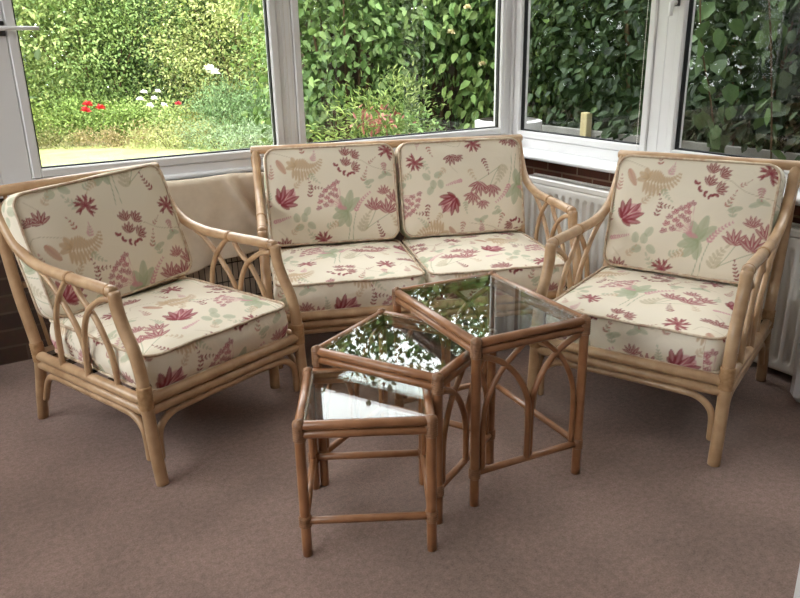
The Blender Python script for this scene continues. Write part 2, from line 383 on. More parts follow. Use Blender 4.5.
def cushion(name, hw, hd, th, puff, off, flip, seed, r=.05, front_off=(0.2, .1), sag=0):
    """box cushion lying in x,y with its show face up; pattern offset off; returns the object (piping as children)"""
    rs = np.random.default_rng(seed); st = .0034
    nx, ny = int(2*hw/st), int(2*hd/st)
    amp = rs.uniform(.3, 1, 7); fq = rs.uniform(5, 26, (7, 2))*rs.choice([-1, 1], (7, 2)); ph = rs.uniform(0, 6.3, 7)
    def wr(x, y): return sum(amp[i]*np.sin(fq[i, 0]*x+fq[i, 1]*y+ph[i]) for i in range(7))*.0009
    def squash(X, Y):
        dx = np.abs(X)-(hw-r); dy = np.abs(Y)-(hd-r); c = (dx > 0) & (dy > 0)
        L = np.hypot(dx, dy); k = np.where(c, np.maximum(dx, dy)/np.maximum(L, 1e-9), 1)
        return np.where(c, np.sign(X)*(hw-r+dx*k), X), np.where(c, np.sign(Y)*(hd-r+dy*k), Y)
    def hgt(X, Y):
        e = np.minimum(hw-np.abs(X), hd-np.abs(Y)); q = (1-(X/hw)**2)*(1-(Y/hd)**2)
        edge = np.exp(-e/.03)
        return puff*(.45*(1-np.exp(-e/.05))+.55*q)-edge*.004+wr(X, Y)*(1-edge)*2.2 - sag*np.exp(-((X/.6/hw)**2+(Y/.6/hd)**2)*2)*.01
    V = []; F = []; Cc = []; base = 0
    def grid(X, Y, Z, C, rev=False):
        nonlocal base
        a, b = X.shape; V.append(np.stack([X.ravel(), Y.ravel(), Z.ravel()], 1)); Cc.append(C.reshape(-1, 3))
        I = (np.arange(a-1)[:, None]*b+np.arange(b-1)[None]).ravel()+base
        q = np.stack([I, I+b, I+b+1, I+1], 1)
        F.append(q[:, ::-1] if rev else q); base += a*b
    gx, gy = np.meshgrid(np.linspace(-hw, hw, nx), np.linspace(-hd, hd, ny), indexing='ij')
    X, Y = squash(gx, gy)
    sgn = -1 if flip else 1
    grid(X, Y, th/2+hgt(gx, gy), cloth_colour(off[0]+sgn*X, off[1]+sgn*Y))
    g2x, g2y = np.meshgrid(np.linspace(-hw, hw, 30), np.linspace(-hd, hd, 30), indexing='ij'); X2, Y2 = squash(g2x, g2y)
    grid(X2, Y2, -th/2-hgt(g2x, g2y)*.35+0*X2, cloth_colour(X2, Y2), True)
    # side band following the rounded outline
    loop = []
    for cx, cy, a0 in ((hw-r, -hd+r, -90), (hw-r, hd-r, 0), (-hw+r, hd-r, 90), (-hw+r, -hd+r, 180)):
        for i in range(13):
            a = math.radians(a0+i*7.5); loop.append((cx+r*math.cos(a), cy+r*math.sin(a), math.cos(a), math.sin(a)))
    loop.append(loop[0]); loop = np.array(loop)
    d = np.r_[0, np.cumsum(np.hypot(*np.diff(loop[:, :2], axis=0).T))]; t = np.arange(0, d[-1], st); t = np.r_[t, d[-1]]
    lp = np.stack([np.interp(t, d, loop[:, k]) for k in range(4)], 1)
    nz = int(th/.0038)+1; zz = np.linspace(-th/2+.002, th/2-.004, nz)
    bul = .013*np.sin(np.pi*np.linspace(0, 1, nz)); T, Z = np.meshgrid(t, zz, indexing='ij')
    w = wr(T*1.3, Z*3)*1.2*np.sin(np.pi*np.linspace(0, 1, nz))[None]
    Xb = lp[:, 0][:, None]+(bul[None]+w)*lp[:, 2][:, None]; Yb = lp[:, 1][:, None]+(bul[None]+w)*lp[:, 3][:, None]
    grid(Xb, Yb, Z, cloth_colour(front_off[0]+T, front_off[1]+Z))
    V = np.concatenate(V); F = np.concatenate(F); Cc = np.concatenate(Cc)
    me = bpy.data.meshes.new(name); me.vertices.add(len(V)); me.vertices.foreach_set('co', V.astype(np.float32).ravel())
    me.loops.add(F.size); me.loops.foreach_set('vertex_index', F.ravel().astype(np.int32)); me.polygons.add(len(F))
    me.polygons.foreach_set('loop_start', np.arange(0, F.size, 4, dtype=np.int32))
    me.update(calc_edges=True)
    ca = me.color_attributes.new('Col', 'FLOAT_COLOR', 'POINT')
    ca.data.foreach_set('color', np.c_[Cc, np.ones(len(Cc))].astype(np.float32).ravel())
    o = link(name, me, M['fabric'])
    for zc in (th/2-.001, -th/2+.001):
        m = MB(); pts = [(q[0]+q[2]*.003, q[1]+q[3]*.003, zc) for q in loop[:-1]]
        full = []
        for i in range(len(pts)):
            p, q = Vector(pts[i]), Vector(pts[(i+1) % len(pts)]); n = max(1, int((q-p).length/.02))
            full += [p.lerp(q, k/n) for k in range(n)]
        full = [p+Vector((0, 0, float(wr(p.x*2, p.y*2))*.8)) for p in full]
        m.tube(full, .0048, 8, closed=True); m.build('piping', M['piping'], o, True)
    return o

# ------------------------------------------------------------------ cane seats
YA = [(.108, .600), (.20, .601), (.30, .600), (.40, .600), (.50, .603), (.60, .620), (.68, .660), (.742, .735), (.788, .818)]
def cane_seat(name, w, seats):
    root = empty(name); h = w/2; c = M['cane']; bd = M['cane_bind']
    for s in (-1, 1):
        x = s*h
        fl = rod('leg', [(x, -.010, 0), (x, .006, .12), (x, .017, .26), (x, .022, .34), (x, .040, .42), (x, .075, .485), (x, .098, .54), (x, .106, .597)],
                 [.0195]*43, c, root, 14)
        m = MB(); wrap(m, (x, .018, .285), (0, 0, 1), .075, .0225, 9); m.build('binding', bd, fl, True)
        rl = rod('leg', [(x, .722, 0), (x, .700, .10), (x, .672, .20), (x, .661, .283), (x, .690, .38), (x, .722, .47), (x, .755, .62), (x, .785, .80)], .019, c, root, 14)
        m = MB(); wrap(m, (x, .663, .275), (0, .1, 1), .07, .0218, 8); m.build('binding', bd, rl, True)
        m = MB(); wrap(m, (x, .779, .77), (0, .2, 1), .05, .0215, 6); m.build('binding', bd, rl, True)
        ar = rod('arm', [(x, *p) for p in YA], .0185, c, root, 14)
        m = MB(); wrap(m, (x, .352, .600), (0, 1, 0), .016, .0205, 2); m.build('binding', bd, ar, True)
        m = MB(); wrap(m, (x, .130, .600), (0, 1, 0), .008, .0195, 1); m.build('binding', bd, ar, True)
        for P2 in ([(.362, .590), (.385, .570), (.425, .528), (.458, .475), (.478, .40), (.484, .265)],
                   [(.575, .600), (.52, .575), (.465, .535), (.415, .485), (.370, .43), (.345, .37), (.335, .265)],
                   [(.342, .590), (.310, .545), (.270, .512), (.238, .480), (.202, .425), (.180, .37), (.168, .265)],
                   [(.125, .575), (.175, .563), (.240, .525), (.275, .487), (.302, .43), (.318, .36), (.324, .265)]):
            xs = [x-s*.0 + (.006 if P2[0][0] > .5 or .3 < P2[0][0] < .35 else -.006) for _ in P2]
            rod('spindle', [(xx, *p) for xx, p in zip(xs, P2)], .0098, c, root, 10)
        rod('rail', [(x, .03, .272), (x, .65, .262)], .0175, c, root)
        rod('rail', [(x, .03, .237), (x, .65, .229)], .0165, c, root)
        rod('brace', [(x, .040, .07), (x, .044, .14), (x, .055, .175), (x, .09, .201), (x, .15, .208), (x, .34, .206), (x, .54, .204), (x, .60, .194), (x, .632, .165), (x, .655, .12), (x, .670, .09)], .0115, c, root, 10)
    H = h-.012
    for z, r in ((.273, .0175), (.238, .0165)): rod('rail', [(-H, .018, z), (H, .018, z)], r, c, root)
    rod('brace', [(-h+.026, .018, .07), (-h+.028, .018, .14), (-h+.042, .018, .178), (-h+.08, .018, .204), (-h+.14, .018, .210), (0, .018, .212), (h-.14, .018, .210), (h-.08, .018, .204), (h-.042, .018, .178), (h-.028, .018, .14), (h-.026, .018, .07)], .0115, c, root, 10)
    for z in (.266, .230): rod('rail', [(-H, .661, z), (H, .661, z)], .016, c, root)
    rod('back_rail', [(-h-.016, .788, .822), (h+.016, .788, .822)], .0185, c, root, 14)
    rod('back_rail', [(-H, .732, .50), (H, .732, .50)], .012, c, root)
    n = 7*seats
    for i in range(n):
        x = -h+w*(i+.5)/n
        rod('back_spindle', [(x, .664, .285), (x, .694, .38), (x, .726, .47), (x, .759, .62), (x, .786, .81)], .007, c, root, 8, 3)
    for i in range(5):
        y = .10+i*.125; m = MB(); m.box(-h+.01, h-.01, y-.02, y+.02, .276, .280); m.build('seat_strap', M['webbing'], root)
    return root

def place(o, pose, local, rx=0, rz=0):
    """put o at local coordinates of a seat's pose"""
    x, y, a = pose; c, s = math.cos(a), math.sin(a)
    o.location = (x+local[0]*c-local[1]*s, y+local[0]*s+local[1]*c, local[2])
    o.rotation_euler = (rx, 0, a+rz)
LC = (-.553, 2.207, .900); RC = (.721, 2.190, -.625); SF = (.120, 2.749, .190)
ch = cane_seat('cane_armchair', .631, 1); ch.location = (LC[0], LC[1], 0); ch.rotation_euler = (0, 0, LC[2])
c2 = copy_tree(ch); c2.location = (RC[0], RC[1], 0); c2.rotation_euler = (0, 0, RC[2])
tag(ch, 'pale cane armchair on the left, turned towards the tables in front of the beige cloth', 'armchair', 'pale cane armchairs')
tag(c2, 'pale cane armchair on the right, in front of the white radiator', 'armchair', 'pale cane armchairs')
sf = cane_seat('cane_loveseat', 1.263, 2); sf.location = (SF[0], SF[1], 0); sf.rotation_euler = (0, 0, SF[2])
tag(sf, 'pale cane two-seat sofa between the armchairs in the window corner', 'sofa')

LEAN = math.radians(90-15.5)
def seat_c(lab, pose, x, off, flip, seed, hw=.287):
    o = cushion('seat_cushion', hw, .295, .115, .022, off, flip, seed, .045, (.1*seed, .27))
    place(o, pose, (x, .322, .343)); tag(o, lab, 'cushion', 'floral seat cushions'); return o
def back_c(lab, pose, x, off, flip, seed, hw=.285, tilt=0):
    hh = .211; th = .112
    o = cushion('back_cushion', hw, hh, th, .020, off, flip, seed, .045, (.17*seed, .1))
    cx = .660; cz = .617
    place(o, pose, (x, cx, cz))
    o.rotation_euler = (Matrix.Rotation(pose[2], 3, 'Z') @ Matrix.Rotation(LEAN, 3, 'X') @ Matrix.Rotation(tilt, 3, 'Z')).to_euler(); tag(o, lab, 'cushion', 'floral back cushions'); return o
B0 = (TW/2+.0, TH/2+.0)
seat_c('floral seat cushion of the left cane armchair', LC, 0, (.12, .33), False, 1)
back_c('floral back cushion leaning in the left cane armchair', LC, -.012, (.30, .36), False, 2, tilt=math.radians(3.5))
seat_c('floral seat cushion of the right cane armchair', RC, 0, (.42, .20), False, 3)
back_c('floral back cushion leaning in the right cane armchair, crimson peony at its left edge', RC, 0, B0, False, 4)
seat_c('floral seat cushion on the left half of the two-seat sofa', SF, -.303, (.40, .10), False, 5, .290)
back_c('floral back cushion on the left half of the two-seat sofa', SF, -.303, B0, False, 6, .287)
seat_c('floral seat cushion on the right half of the two-seat sofa', SF, .303, (.05, .28), False, 7, .290)
back_c('floral back cushion on the right half of the two-seat sofa', SF, .303, (.02, .15), True, 8, .287)

# ------------------------------------------------------------------ nest of tables
def nest_table(name, F, yaw, w, d, h, lab, style):
    """F: plan point of the front corner leg; u runs from the left leg to it, v away into the depth"""
    u = (math.cos(yaw), math.sin(yaw))
    root = empty(name, (F[0], F[1], 0), yaw)      # local x = u, local y = v ; corners (0,0) (-w,0) (0,d) (-w,d)
    c, bd = M['honey'], M['honey_bind']; R = .0135; T = h-.004
    C = {'F': (0, 0), 'L': (-w, 0), 'R': (0, d), 'B': (-w, d)}
    ins = {'F': (-1, 1), 'L': (1, 1), 'R': (-1, -1), 'B': (1, -1)}
    zs = .105
    for k, (x, y) in C.items():
        l = rod('leg', [(x, y, 0), (x, y, h*.5), (x, y, T-.004)], [R]*13, c, root, 14)
        m = MB(); wrap(m, (x, y, T-.030), (0, 0, 1), .050, R+.0022, 8); m.tube([(x, y, T-.006), (x, y, T-.001), (x, y, T+.002)], [R+.0022, R+.0005, R*.5], 14); m.build('binding', bd, l, True)
        m = MB(); wrap(m, (x, y, zs), (0, 0, 1), .032, R+.0028, 5); m.build('binding', bd, l, True)
    for a, b in (('L', 'F'), ('F', 'R'), ('R', 'B'), ('B', 'L')):
        (x0, y0), (x1, y1) = C[a], C[b]
        rod('rail', [(x0, y0, T-.013), (x1, y1, T-.013)], .0125, c, root)
        rod('rail', [(x0, y0, T-.037), (x1, y1, T-.037)], .0115, c, root)
    st = [('F', 'R'), ('R', 'B'), ('B', 'L')] + ([('L', 'F')] if style == 'small' else [])
    for a, b in st:
        (x0, y0), (x1, y1) = C[a], C[b]; rod('stretcher', [(x0, y0, zs), (x1, y1, zs)], .0105, c, root)
        if (a, b) in (('R', 'B'), ('L', 'F')): continue
        S_ = lambda t, z: (x0+(x1-x0)*t, y0+(y1-y0)*t, z)
        top = T-.048; o = .024/d; H = top-zs
        if style == 'big':
            for sg in (0, 1):
                q = (lambda t: t) if sg == 0 else (lambda t: 1-t)
                e = .0045 if sg == 0 else -.0045
                off = lambda p: (p[0]+(e*.6 if abs(x1-x0) < 1e-6 else 0), p[1]+(e*.6 if abs(y1-y0) < 1e-6 else 0), p[2])
                # arch springing from the leg and running down the middle post
                rod('lattice_rod', [off(S_(q(.05), top-.005)), off(S_(q(.22), top-.035)), off(S_(q(.36), top-.085)), off(S_(q(.46), top-.155)), off(S_(q(.482), top-.22)), off(S_(q(.482), zs+.005))], .0092, c, root, 10)
                # rod beside the leg curving up to the rail past the middle
                rod('lattice_rod', [off(S_(q(o), zs+.012)), off(S_(q(o), top-.22)), off(S_(q(.10), top-.14)), off(S_(q(.22), top-.06)), off(S_(q(.42), top+.008))], .0082, c, root, 10)
        else:
            rod('lattice_rod', [S_(o, zs+.012), S_(o, top-.13), S_(.16, top-.05), S_(.36, top-.012), S_(.5, top-.004), S_(.64, top-.012), S_(.84, top-.05), S_(1-o, top-.13), S_(1-o, zs+.012)], .0082, c, root, 10)
    # glass resting in a rebate on the inside of the top rails
    m = MB(); g = .0105; m.box(-w+g, -g, g, d-g, T-.008, T-.0035); m.build('glass_top', M['table_glass'], root)
    m = MB(); e = .010; b = .016
    for bx in ((-w+e, -e, e, b), (-w+e, -e, d-b, d-e), (-w+e, -w+b, e, d-e), (-b, -e, e, d-e)): m.box(*bx, T-.022, T-.0085)
    m.build('glass_rebate', bd, root)
    return tag(root, lab, 'table', 'nest of cane tables')
nest_table('nest_table', (.2018, 1.8122), -1.130, .4958, .3636, .520, 'tallest and rearmost of the three glass-topped cane nest tables', 'big')
nest_table('nest_table', (.0929, 1.7339), -.5416, .3894, .3503, .456, 'middle of the three glass-topped cane nest tables', 'big')
nest_table('nest_table', (.0705, 1.6172), .0348, .3270, .3108, .397, 'lowest and nearest of the three glass-topped cane nest tables', 'small')

# ------------------------------------------------------------------ the room (own frame: a along the left window wall, b towards it)
FA, FB = 3.36, 2.76              # inner faces of walls / window frames
A0, B0_ = -1.0, -1.1
ZC = 2.35
def struct(m, name, mat, smooth=False):
    o = m.build(name, mat, None, smooth, AL); o['kind'] = 'structure'; return o
m = MB(); m.box(A0, FB, B0_, FA, -.05, 0); struct(m, 'floor', M['carpet'])
m = MB(); m.add([(A0-.25, B0_-.2, ZC), (FB+.25, B0_-.2, ZC), (FB+.25, FA+.25, ZC), (A0-.25, FA+.25, ZC)], [(3, 2, 1, 0)]); struct(m, 'ceiling', M['opal'])
m = MB()
for k in range(7): m.box(A0-.25+k*.70, A0-.19+k*.70, B0_-.2, FA+.25, ZC-.06, ZC+.02)
m.box(A0-.25, FB+.25, FA+.18, FA+.27, ZC-.06, ZC+.05); m.box(FB+.18, FB+.27, B0_-.2, FA+.25, ZC-.06, ZC+.05)
struct(m, 'trim_8', M['upvc'])
ZB, ZT = .73, 2.08
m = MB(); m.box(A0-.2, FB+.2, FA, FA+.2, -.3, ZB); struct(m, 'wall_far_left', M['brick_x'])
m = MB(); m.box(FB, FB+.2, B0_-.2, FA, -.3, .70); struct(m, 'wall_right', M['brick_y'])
m = MB(); m.box(A0-.2, A0, B0_-.2, FA, -.3, ZB); m.box(A0-.2, A0, B0_-.2, .40, ZB, ZC); m.box(A0-.2, A0, .40, FA, ZT, ZC); struct(m, 'wall_left', M['plaster'])
m = MB(); m.box(A0-.2, FB+.2, FA, FA+.2, ZT, ZC); m.box(FB, FB+.2, B0_, FA, ZT, ZC); struct(m, 'trim_1', M['upvc'])
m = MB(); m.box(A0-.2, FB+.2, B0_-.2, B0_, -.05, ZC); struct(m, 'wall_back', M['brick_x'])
# posts where the frames meet
m = MB(); m.box(FB-.015, FB+.1, FA-.015, FA+.1, ZB, ZT, .004); struct(m, 'trim_2', M['upvc'])
m = MB(); m.box(A0-.1, .14, FA, FA+.08, ZB, ZT, .004); m.box(-.02, .06, FA-.012, FA, ZB, ZT, .003); struct(m, 'trim_3', M['upvc'])

def frame_window(idx, wall, s0, s1, p0, p1, z0=.81, z1=2.0, sash=True, handle=None, ZB=.73):
    """wall 'A': s is a, at b=FA ; wall 'B': s is b, at a=FB ; wall 'C': s is b at a=A0. opening s0..s1, pane p0..p1"""
    def bx(m, sa, sb, da, db, za, zb, bv=.003):
        if wall == 'A': m.box(sa, sb, FA+da, FA+db, za, zb, bv)
        elif wall == 'B': m.box(FB+da, FB+db, sa, sb, za, zb, bv)
        else: m.box(A0-db, A0-da, sa, sb, za, zb, bv)
    root = empty('window_%d' % idx); root.rotation_euler = (0, 0, AL); root['kind'] = 'structure'
    q = .038
    m = MB()
    bx(m, s0, p0-q, 0, .07, ZB, ZT); bx(m, p1+q, s1, 0, .07, ZB, ZT); bx(m, p0-q-.002, p1+q+.002, 0, .07, ZB, z0-q); bx(m, p0-q-.002, p1+q+.002, 0, .07, z1+q, ZT)
    m.build('window_frame', M['upvc'], root)
    m = MB(); g = .0025; f = -.010 if sash else .006
    bx(m, p0-q+g, p0, f, .06, z0-q+g, z1+q-g, .005); bx(m, p1, p1+q-g, f, .06, z0-q+g, z1+q-g, .005)
    bx(m, p0-.002, p1+.002, f, .06, z0-q+g, z0, .005); bx(m, p0-.002, p1+.002, f, .06, z1, z1+q-g, .005)
    m.build('sash', M['upvc'], root)
    m = MB(); k = .006
    bx(m, p0-.001, p0+k, .012, .034, z0, z1, 0); bx(m, p1-k, p1+.001, .012, .034, z0, z1, 0); bx(m, p0, p1, .012, .034, z0-.001, z0+k, 0); bx(m, p0, p1, .012, .034, z1-k, z1+.001, 0)
    m.build('gasket', M['gasket'], root)
    m = MB(); bx(m, p0, p1, .020, .024, z0, z1, 0); m.build('glass_pane', M['window_glass'], root)
    return root
w1 = frame_window(1, 'A', .14, 1.39, .290, 1.330)
w2 = frame_window(2, 'A', 1.39, 2.745, 1.478, 2.675)
w3 = frame_window(3, 'B', 2.315, 3.345, 2.412, 3.290, z0=.795, ZB=.70)
w4 = frame_window(4, 'B', 1.00, 2.315, 1.08, 2.225, z0=.795, ZB=.70)
w5 = frame_window(5, 'B', -.95, 1.00, -.85, .92, z0=.795, ZB=.70)
m = MB(); m.box(FB, FB+.1, B0_, -.95, .70, ZT); struct(m, 'trim_4', M['upvc'])
w6 = frame_window(6, 'C', .40, 3.345, .48, 3.24)
# handles: the left one is a stay bar reaching over the glass, the right one a turned lever
def tube_in(root, name, mat, segs):
    m = MB()
    for pts, r in segs: m.tube(pts, r, 10)
    return m.build(name, mat, root, True)
h1 = tube_in(w1, 'handle', M['upvc'], [([(.225, FA-.012, 1.352), (.225, FA-.040, 1.352)], .011), ([(.215, FA-.042, 1.352), (.27, FA-.045, 1.353), (.365, FA-.045, 1.352)], [.010, .008, .007])])
m = MB(); m.box(.200, .250, FA-.016, FA-.008, 1.325, 1.380, .003); m.build('handle_plate', M['metal_dark'], h1)
h2 = tube_in(w4, 'handle', M['upvc'], [([(FB-.012, 2.265, 1.41), (FB-.045, 2.265, 1.41)], .010), ([(FB-.045, 2.265, 1.41), (FB-.050, 2.265, 1.375), (FB-.05, 2.265, 1.36)], [.013, .011, .010])])
m = MB(); m.box(FB-.022, FB-.010, 2.250, 2.280, 1.395, 1.45, .003); m.build('handle_plate', M['metal_dark'], h2)  # plate made dark for the shade around the white lever
# window boards
m = MB(); m.box(.02, FB-.005, FA-.035, FA+.01, .712, .736, .006); struct(m, 'trim_5', M['board'], True)
m = MB(); m.box(FB-.175, FB+.01, -.9, FA-.036, .680, .706, .008); struct(m, 'trim_6', M['board'], True)

# radiator under the right window board
R0, R1, RZ0, RZ1, RA = 1.26, 3.05, .030, .592, 2.59
rad = empty('radiator', room(RA+.05, (R0+R1)/2, 0), AL)
tag(rad, 'white fluted panel radiator under the right window board behind the right armchair', 'radiator')
def rad_panel(xf, sgn):
    ny = int((R1-R0)/.004); nz = 70; ys = np.linspace(R0, R1, ny); zs = np.linspace(RZ0, RZ1-.03, nz)
    Y, Z = np.meshgrid(ys, zs, indexing='ij'); pitch = .0505
    yy = (Y-R0+pitch*.5) % pitch-pitch/2; zc = np.clip(Z, RZ0+.05, RZ1-.085); d = np.hypot(yy, Z-zc)
    dep = .013/(1+np.exp((d-.0125)/.0014))
    edge = np.exp(-np.minimum(np.minimum(Y-R0, R1-Y), np.minimum(Z-RZ0, RZ1-.03-Z))/.004)*.006
    X = xf+sgn*(dep+edge)
    V = np.stack([X.ravel()-(RA+.05), Y.ravel()-(R0+R1)/2, Z.ravel()], 1); I = (np.arange(ny-1)[:, None]*nz+np.arange(nz-1)[None]).ravel()
    Fq = np.stack([I, I+nz, I+nz+1, I+1], 1)
    if sgn > 0: Fq = Fq[:, ::-1]
    me = bpy.data.meshes.new('panel'); me.from_pydata(V.tolist(), [], Fq.tolist()); me.update()
    return link('panel', me, M['radiator'], rad)
rad_panel(RA, 1); rad_panel(RA+.10, -1)
def rb(m, *a, bv=.002):
    a = list(a); a[0] -= RA+.05; a[1] -= RA+.05; a[2] -= (R0+R1)/2; a[3] -= (R0+R1)/2; m.box(*a, bv)
m = MB(); rb(m, RA-.002, RA+.022, R0-.004, R1+.004, RZ1-.032, RZ1, bv=.006); rb(m, RA+.080, RA+.102, R0-.004, R1+.004, RZ1-.032, RZ1, bv=.004)
k = R0
while k < R1: rb(m, RA+.02, RA+.082, k, k+.006, RZ1-.012, RZ1-.004, bv=0); k += .018
m.build('top_grille', M['radiator'], rad)
for yy in (R0-.004, R1-.004):
    m = MB(); rb(m, RA, RA+.10, yy, yy+.008, RZ0, RZ1-.01); m.build('side_panel', M['radiator'], rad)
for yy in (R0+.2, R1-.2):
    m = MB(); rb(m, RA+.10, RA+.169, yy-.015, yy+.015, .3, .5); m.build('bracket', M['chrome'], rad)
m = MB(); yc = R1+.03-(R0+R1)/2
m.tube([(0, yc, -.0), (0, yc, .11), (0, yc-.03, .112)], .0075, 10); m.tube([(0, yc, .085), (0, yc, .15)], .016, 14); m.build('valve', M['chrome'], rad, True)
# something white with rounded corners at the right edge of the view
ht = empty('heater', room(2.46, 1.10, 0), AL); tag(ht, 'white rounded-corner heater at the right edge of the view beside the radiator', 'heater')
m = MB(); m.box(-.06, .05, -.22, .24, .02, .56, .028); m.build('casing', M['upvc'], ht)
m = MB(); m.box(-.05, .03, -.18, .18, 0, .03); m.build('foot', M['metal_dark'], ht)
for i in range(5): m = MB(); m.box(-.03+i*.016, -.024+i*.016, -.17, .17, .559, .563); m.build('grille_slat', M['chrome'], ht)
# edge of an open white door at the lower right
dr = empty('door_1', (.86, 1.30, 0), math.radians(-20)); dr['kind'] = 'structure'
m = MB(); m.box(0.001, .60, -.02, .02, .005, 1.98, .003); m.build('door_leaf', M['door'], dr)
m = MB(); m.box(-.006, .0, -.022, .022, .005, 1.98, .002); m.build('door_edge', M['upvc'], dr)

# wire guard with the beige cloth hung over it
gd = empty('wire_guard', room(1.20, FA-.06, 0), AL); tag(gd, 'dark wire mesh guard standing below the left window, half hidden by the beige cloth', 'guard')
gw = .60; m = MB()
for pts in ([(-gw, 0, 0), (-gw, 0, .69)], [(gw, 0, 0), (gw, 0, .69)], [(-gw, 0, .69), (gw, 0, .69)], [(-gw, 0, .03), (gw, 0, .03)]): m.tube(pts, .006, 8)
m.build('guard_frame', M['metal_dark'], gd, True)
m = MB(); k = -gw+.027
while k < gw-.01: m.tube([(k, 0, .03), (k, 0, .69)], .0022, 5); k += .027
for z in (.12, .21, .30, .39, .48, .57): m.tube([(-gw, .003, z), (gw, .003, z)], .0026, 5)
m.build('mesh_wire', M['metal_dark'], gd, True)
m = MB(); m.box(-gw+.004, gw-.004, .008, .011, .03, .685); m.build('backing_panel', M['plaster'], gd)
def hung_cloth():
    n, k = 110, 60; V = []; F = []
    for i in range(n+1):
        a = .70+(1.78-.70)*i/n
        zb = .300+(a-.86)*.19+.006*math.sin(a*21)
        ztop = .722-.006*abs(math.sin(a*9))
        for j in range(k+1):
            t = j/k; z = ztop+(zb-ztop)*t
            fold = math.exp(-((a-1.03-.22*t)/.022)**2)*.034*min(1, t*4+.2)*(1-t*.6) - math.exp(-((a-1.09-.16*t)/.035)**2)*.016*(1-t)+math.exp(-((a-1.24-.03*t)/.025)**2)*.022*(1-t*.7)
            fold += .006*math.sin(a*17+t*1.5)*t + .004*math.sin(a*41+t*3)*t+.007*math.exp(-((a-1.22)/.06)**2)
            b = FA-.082-fold-.012*t
            if t < .06: b += .018*(1-t/.06)**2
            V.append((a, b, z))
    for i in range(n):
        for j in range(k):
            q = i*(k+1)+j; F.append((q, q+1, q+k+2, q+k+1))
    me = bpy.data.meshes.new('draped_cloth'); me.from_pydata(V, [], F); me.update()
    o = link('draped_cloth', me, M['cloth']); o.rotation_euler = (0, 0, AL)
    md = o.modifiers.new('t', 'SOLIDIFY'); md.thickness = .003
    tag(o, 'beige cloth hanging from the left window board down over the dark wire guard', 'cloth'); return o
hung_cloth()

# beaded blind cords
def cord(wall, s, off, lab, z0, loop=.0):
    m = MB()
    for ds in ((0,) if not loop else (-loop/2, loop/2)):
        z = z0
        p = (lambda z: (s+ds, FA-off, z)) if wall == 'A' else (lambda z: (FB-off, s+ds, z))
        m.tube([p(z0), p(2.07)], .0008, 5)
        while z < 2.07:
            c = Vector(p(z)); v = [c+Vector(d)*.0032 for d in ((1, 0, 0), (0, 1, 0), (-1, 0, 0), (0, -1, 0), (0, 0, 1), (0, 0, -1))]
            m.add(v, [(0, 1, 4), (1, 2, 4), (2, 3, 4), (3, 0, 4), (1, 0, 5), (2, 1, 5), (3, 2, 5), (0, 3, 5)]); z += .0095
    if loop:
        p = (lambda t: (s+loop/2*math.cos(t), FA-off, z0-loop/2*math.sin(t))) if wall == 'A' else (lambda t: (FB-off, s+loop/2*math.cos(t), z0-loop/2*math.sin(t)))
        m.tube([p(i*math.pi/8) for i in range(9)], .0016, 5)
    o = m.build('blind_cord', M['bead'], None, True, AL); tag(o, lab, 'cord', 'beaded blind cords'); return o
cord('A', 1.405, .026, 'beaded double blind cord hanging on the post between the two left windows', .76, .022)
cord('A', 2.69, .018, 'thin beaded blind cord hanging in the corner between left and right windows', .80)
cord('B', 2.420, .016, 'beaded blind cord hanging beside the radiator-side window post, against the dark leaves', .79)

# ------------------------------------------------------------------ garden
m = MB(); m.box(-30, 30, -30, 40, -.75, -.65); o = m.build('ground', M['soil']); o['kind'] = 'structure'
m = MB(); m.box(-1.3-5, 9, -9, -1.31, -.6, 5.6); struct(m, 'wall_sun_block', M['brick_x'])  # unseen house block added to shade the plants near the windows
m = MB(); m.box(A0-3.5, FB+1.1, FA+.2, FA+1.0, -.66, -.32); o = struct(m, 'patio', M['patio'])
def polar(az, d, z=0): a = math.radians(az); return (d*math.sin(a), d*math.cos(a), z)
def wedge(az0, az1, d0, d1, z, name, mat):
    m = MB(); n = 24; V = []; F = []
    for i in range(n+1):
        a = az0+(az1-az0)*i/n
        r0, r1 = d0, d1+.12*math.sin(i*1.9)
        V += [polar(a, r0, z), polar(a, r1, z), polar(a, r0, z-.15), polar(a, r1, z-.15)]
    for i in range(n):
        q = i*4; F += [(q, q+4, q+5, q+1), (q+1, q+5, q+7, q+3), (q, q+2, q+6, q+4)]
    m.add(V, F); o = m.build(name, mat); o['kind'] = 'structure'; return o
wedge(-48, -8, 4.6, 15.5, -.15, 'lawn', M['lawn'])

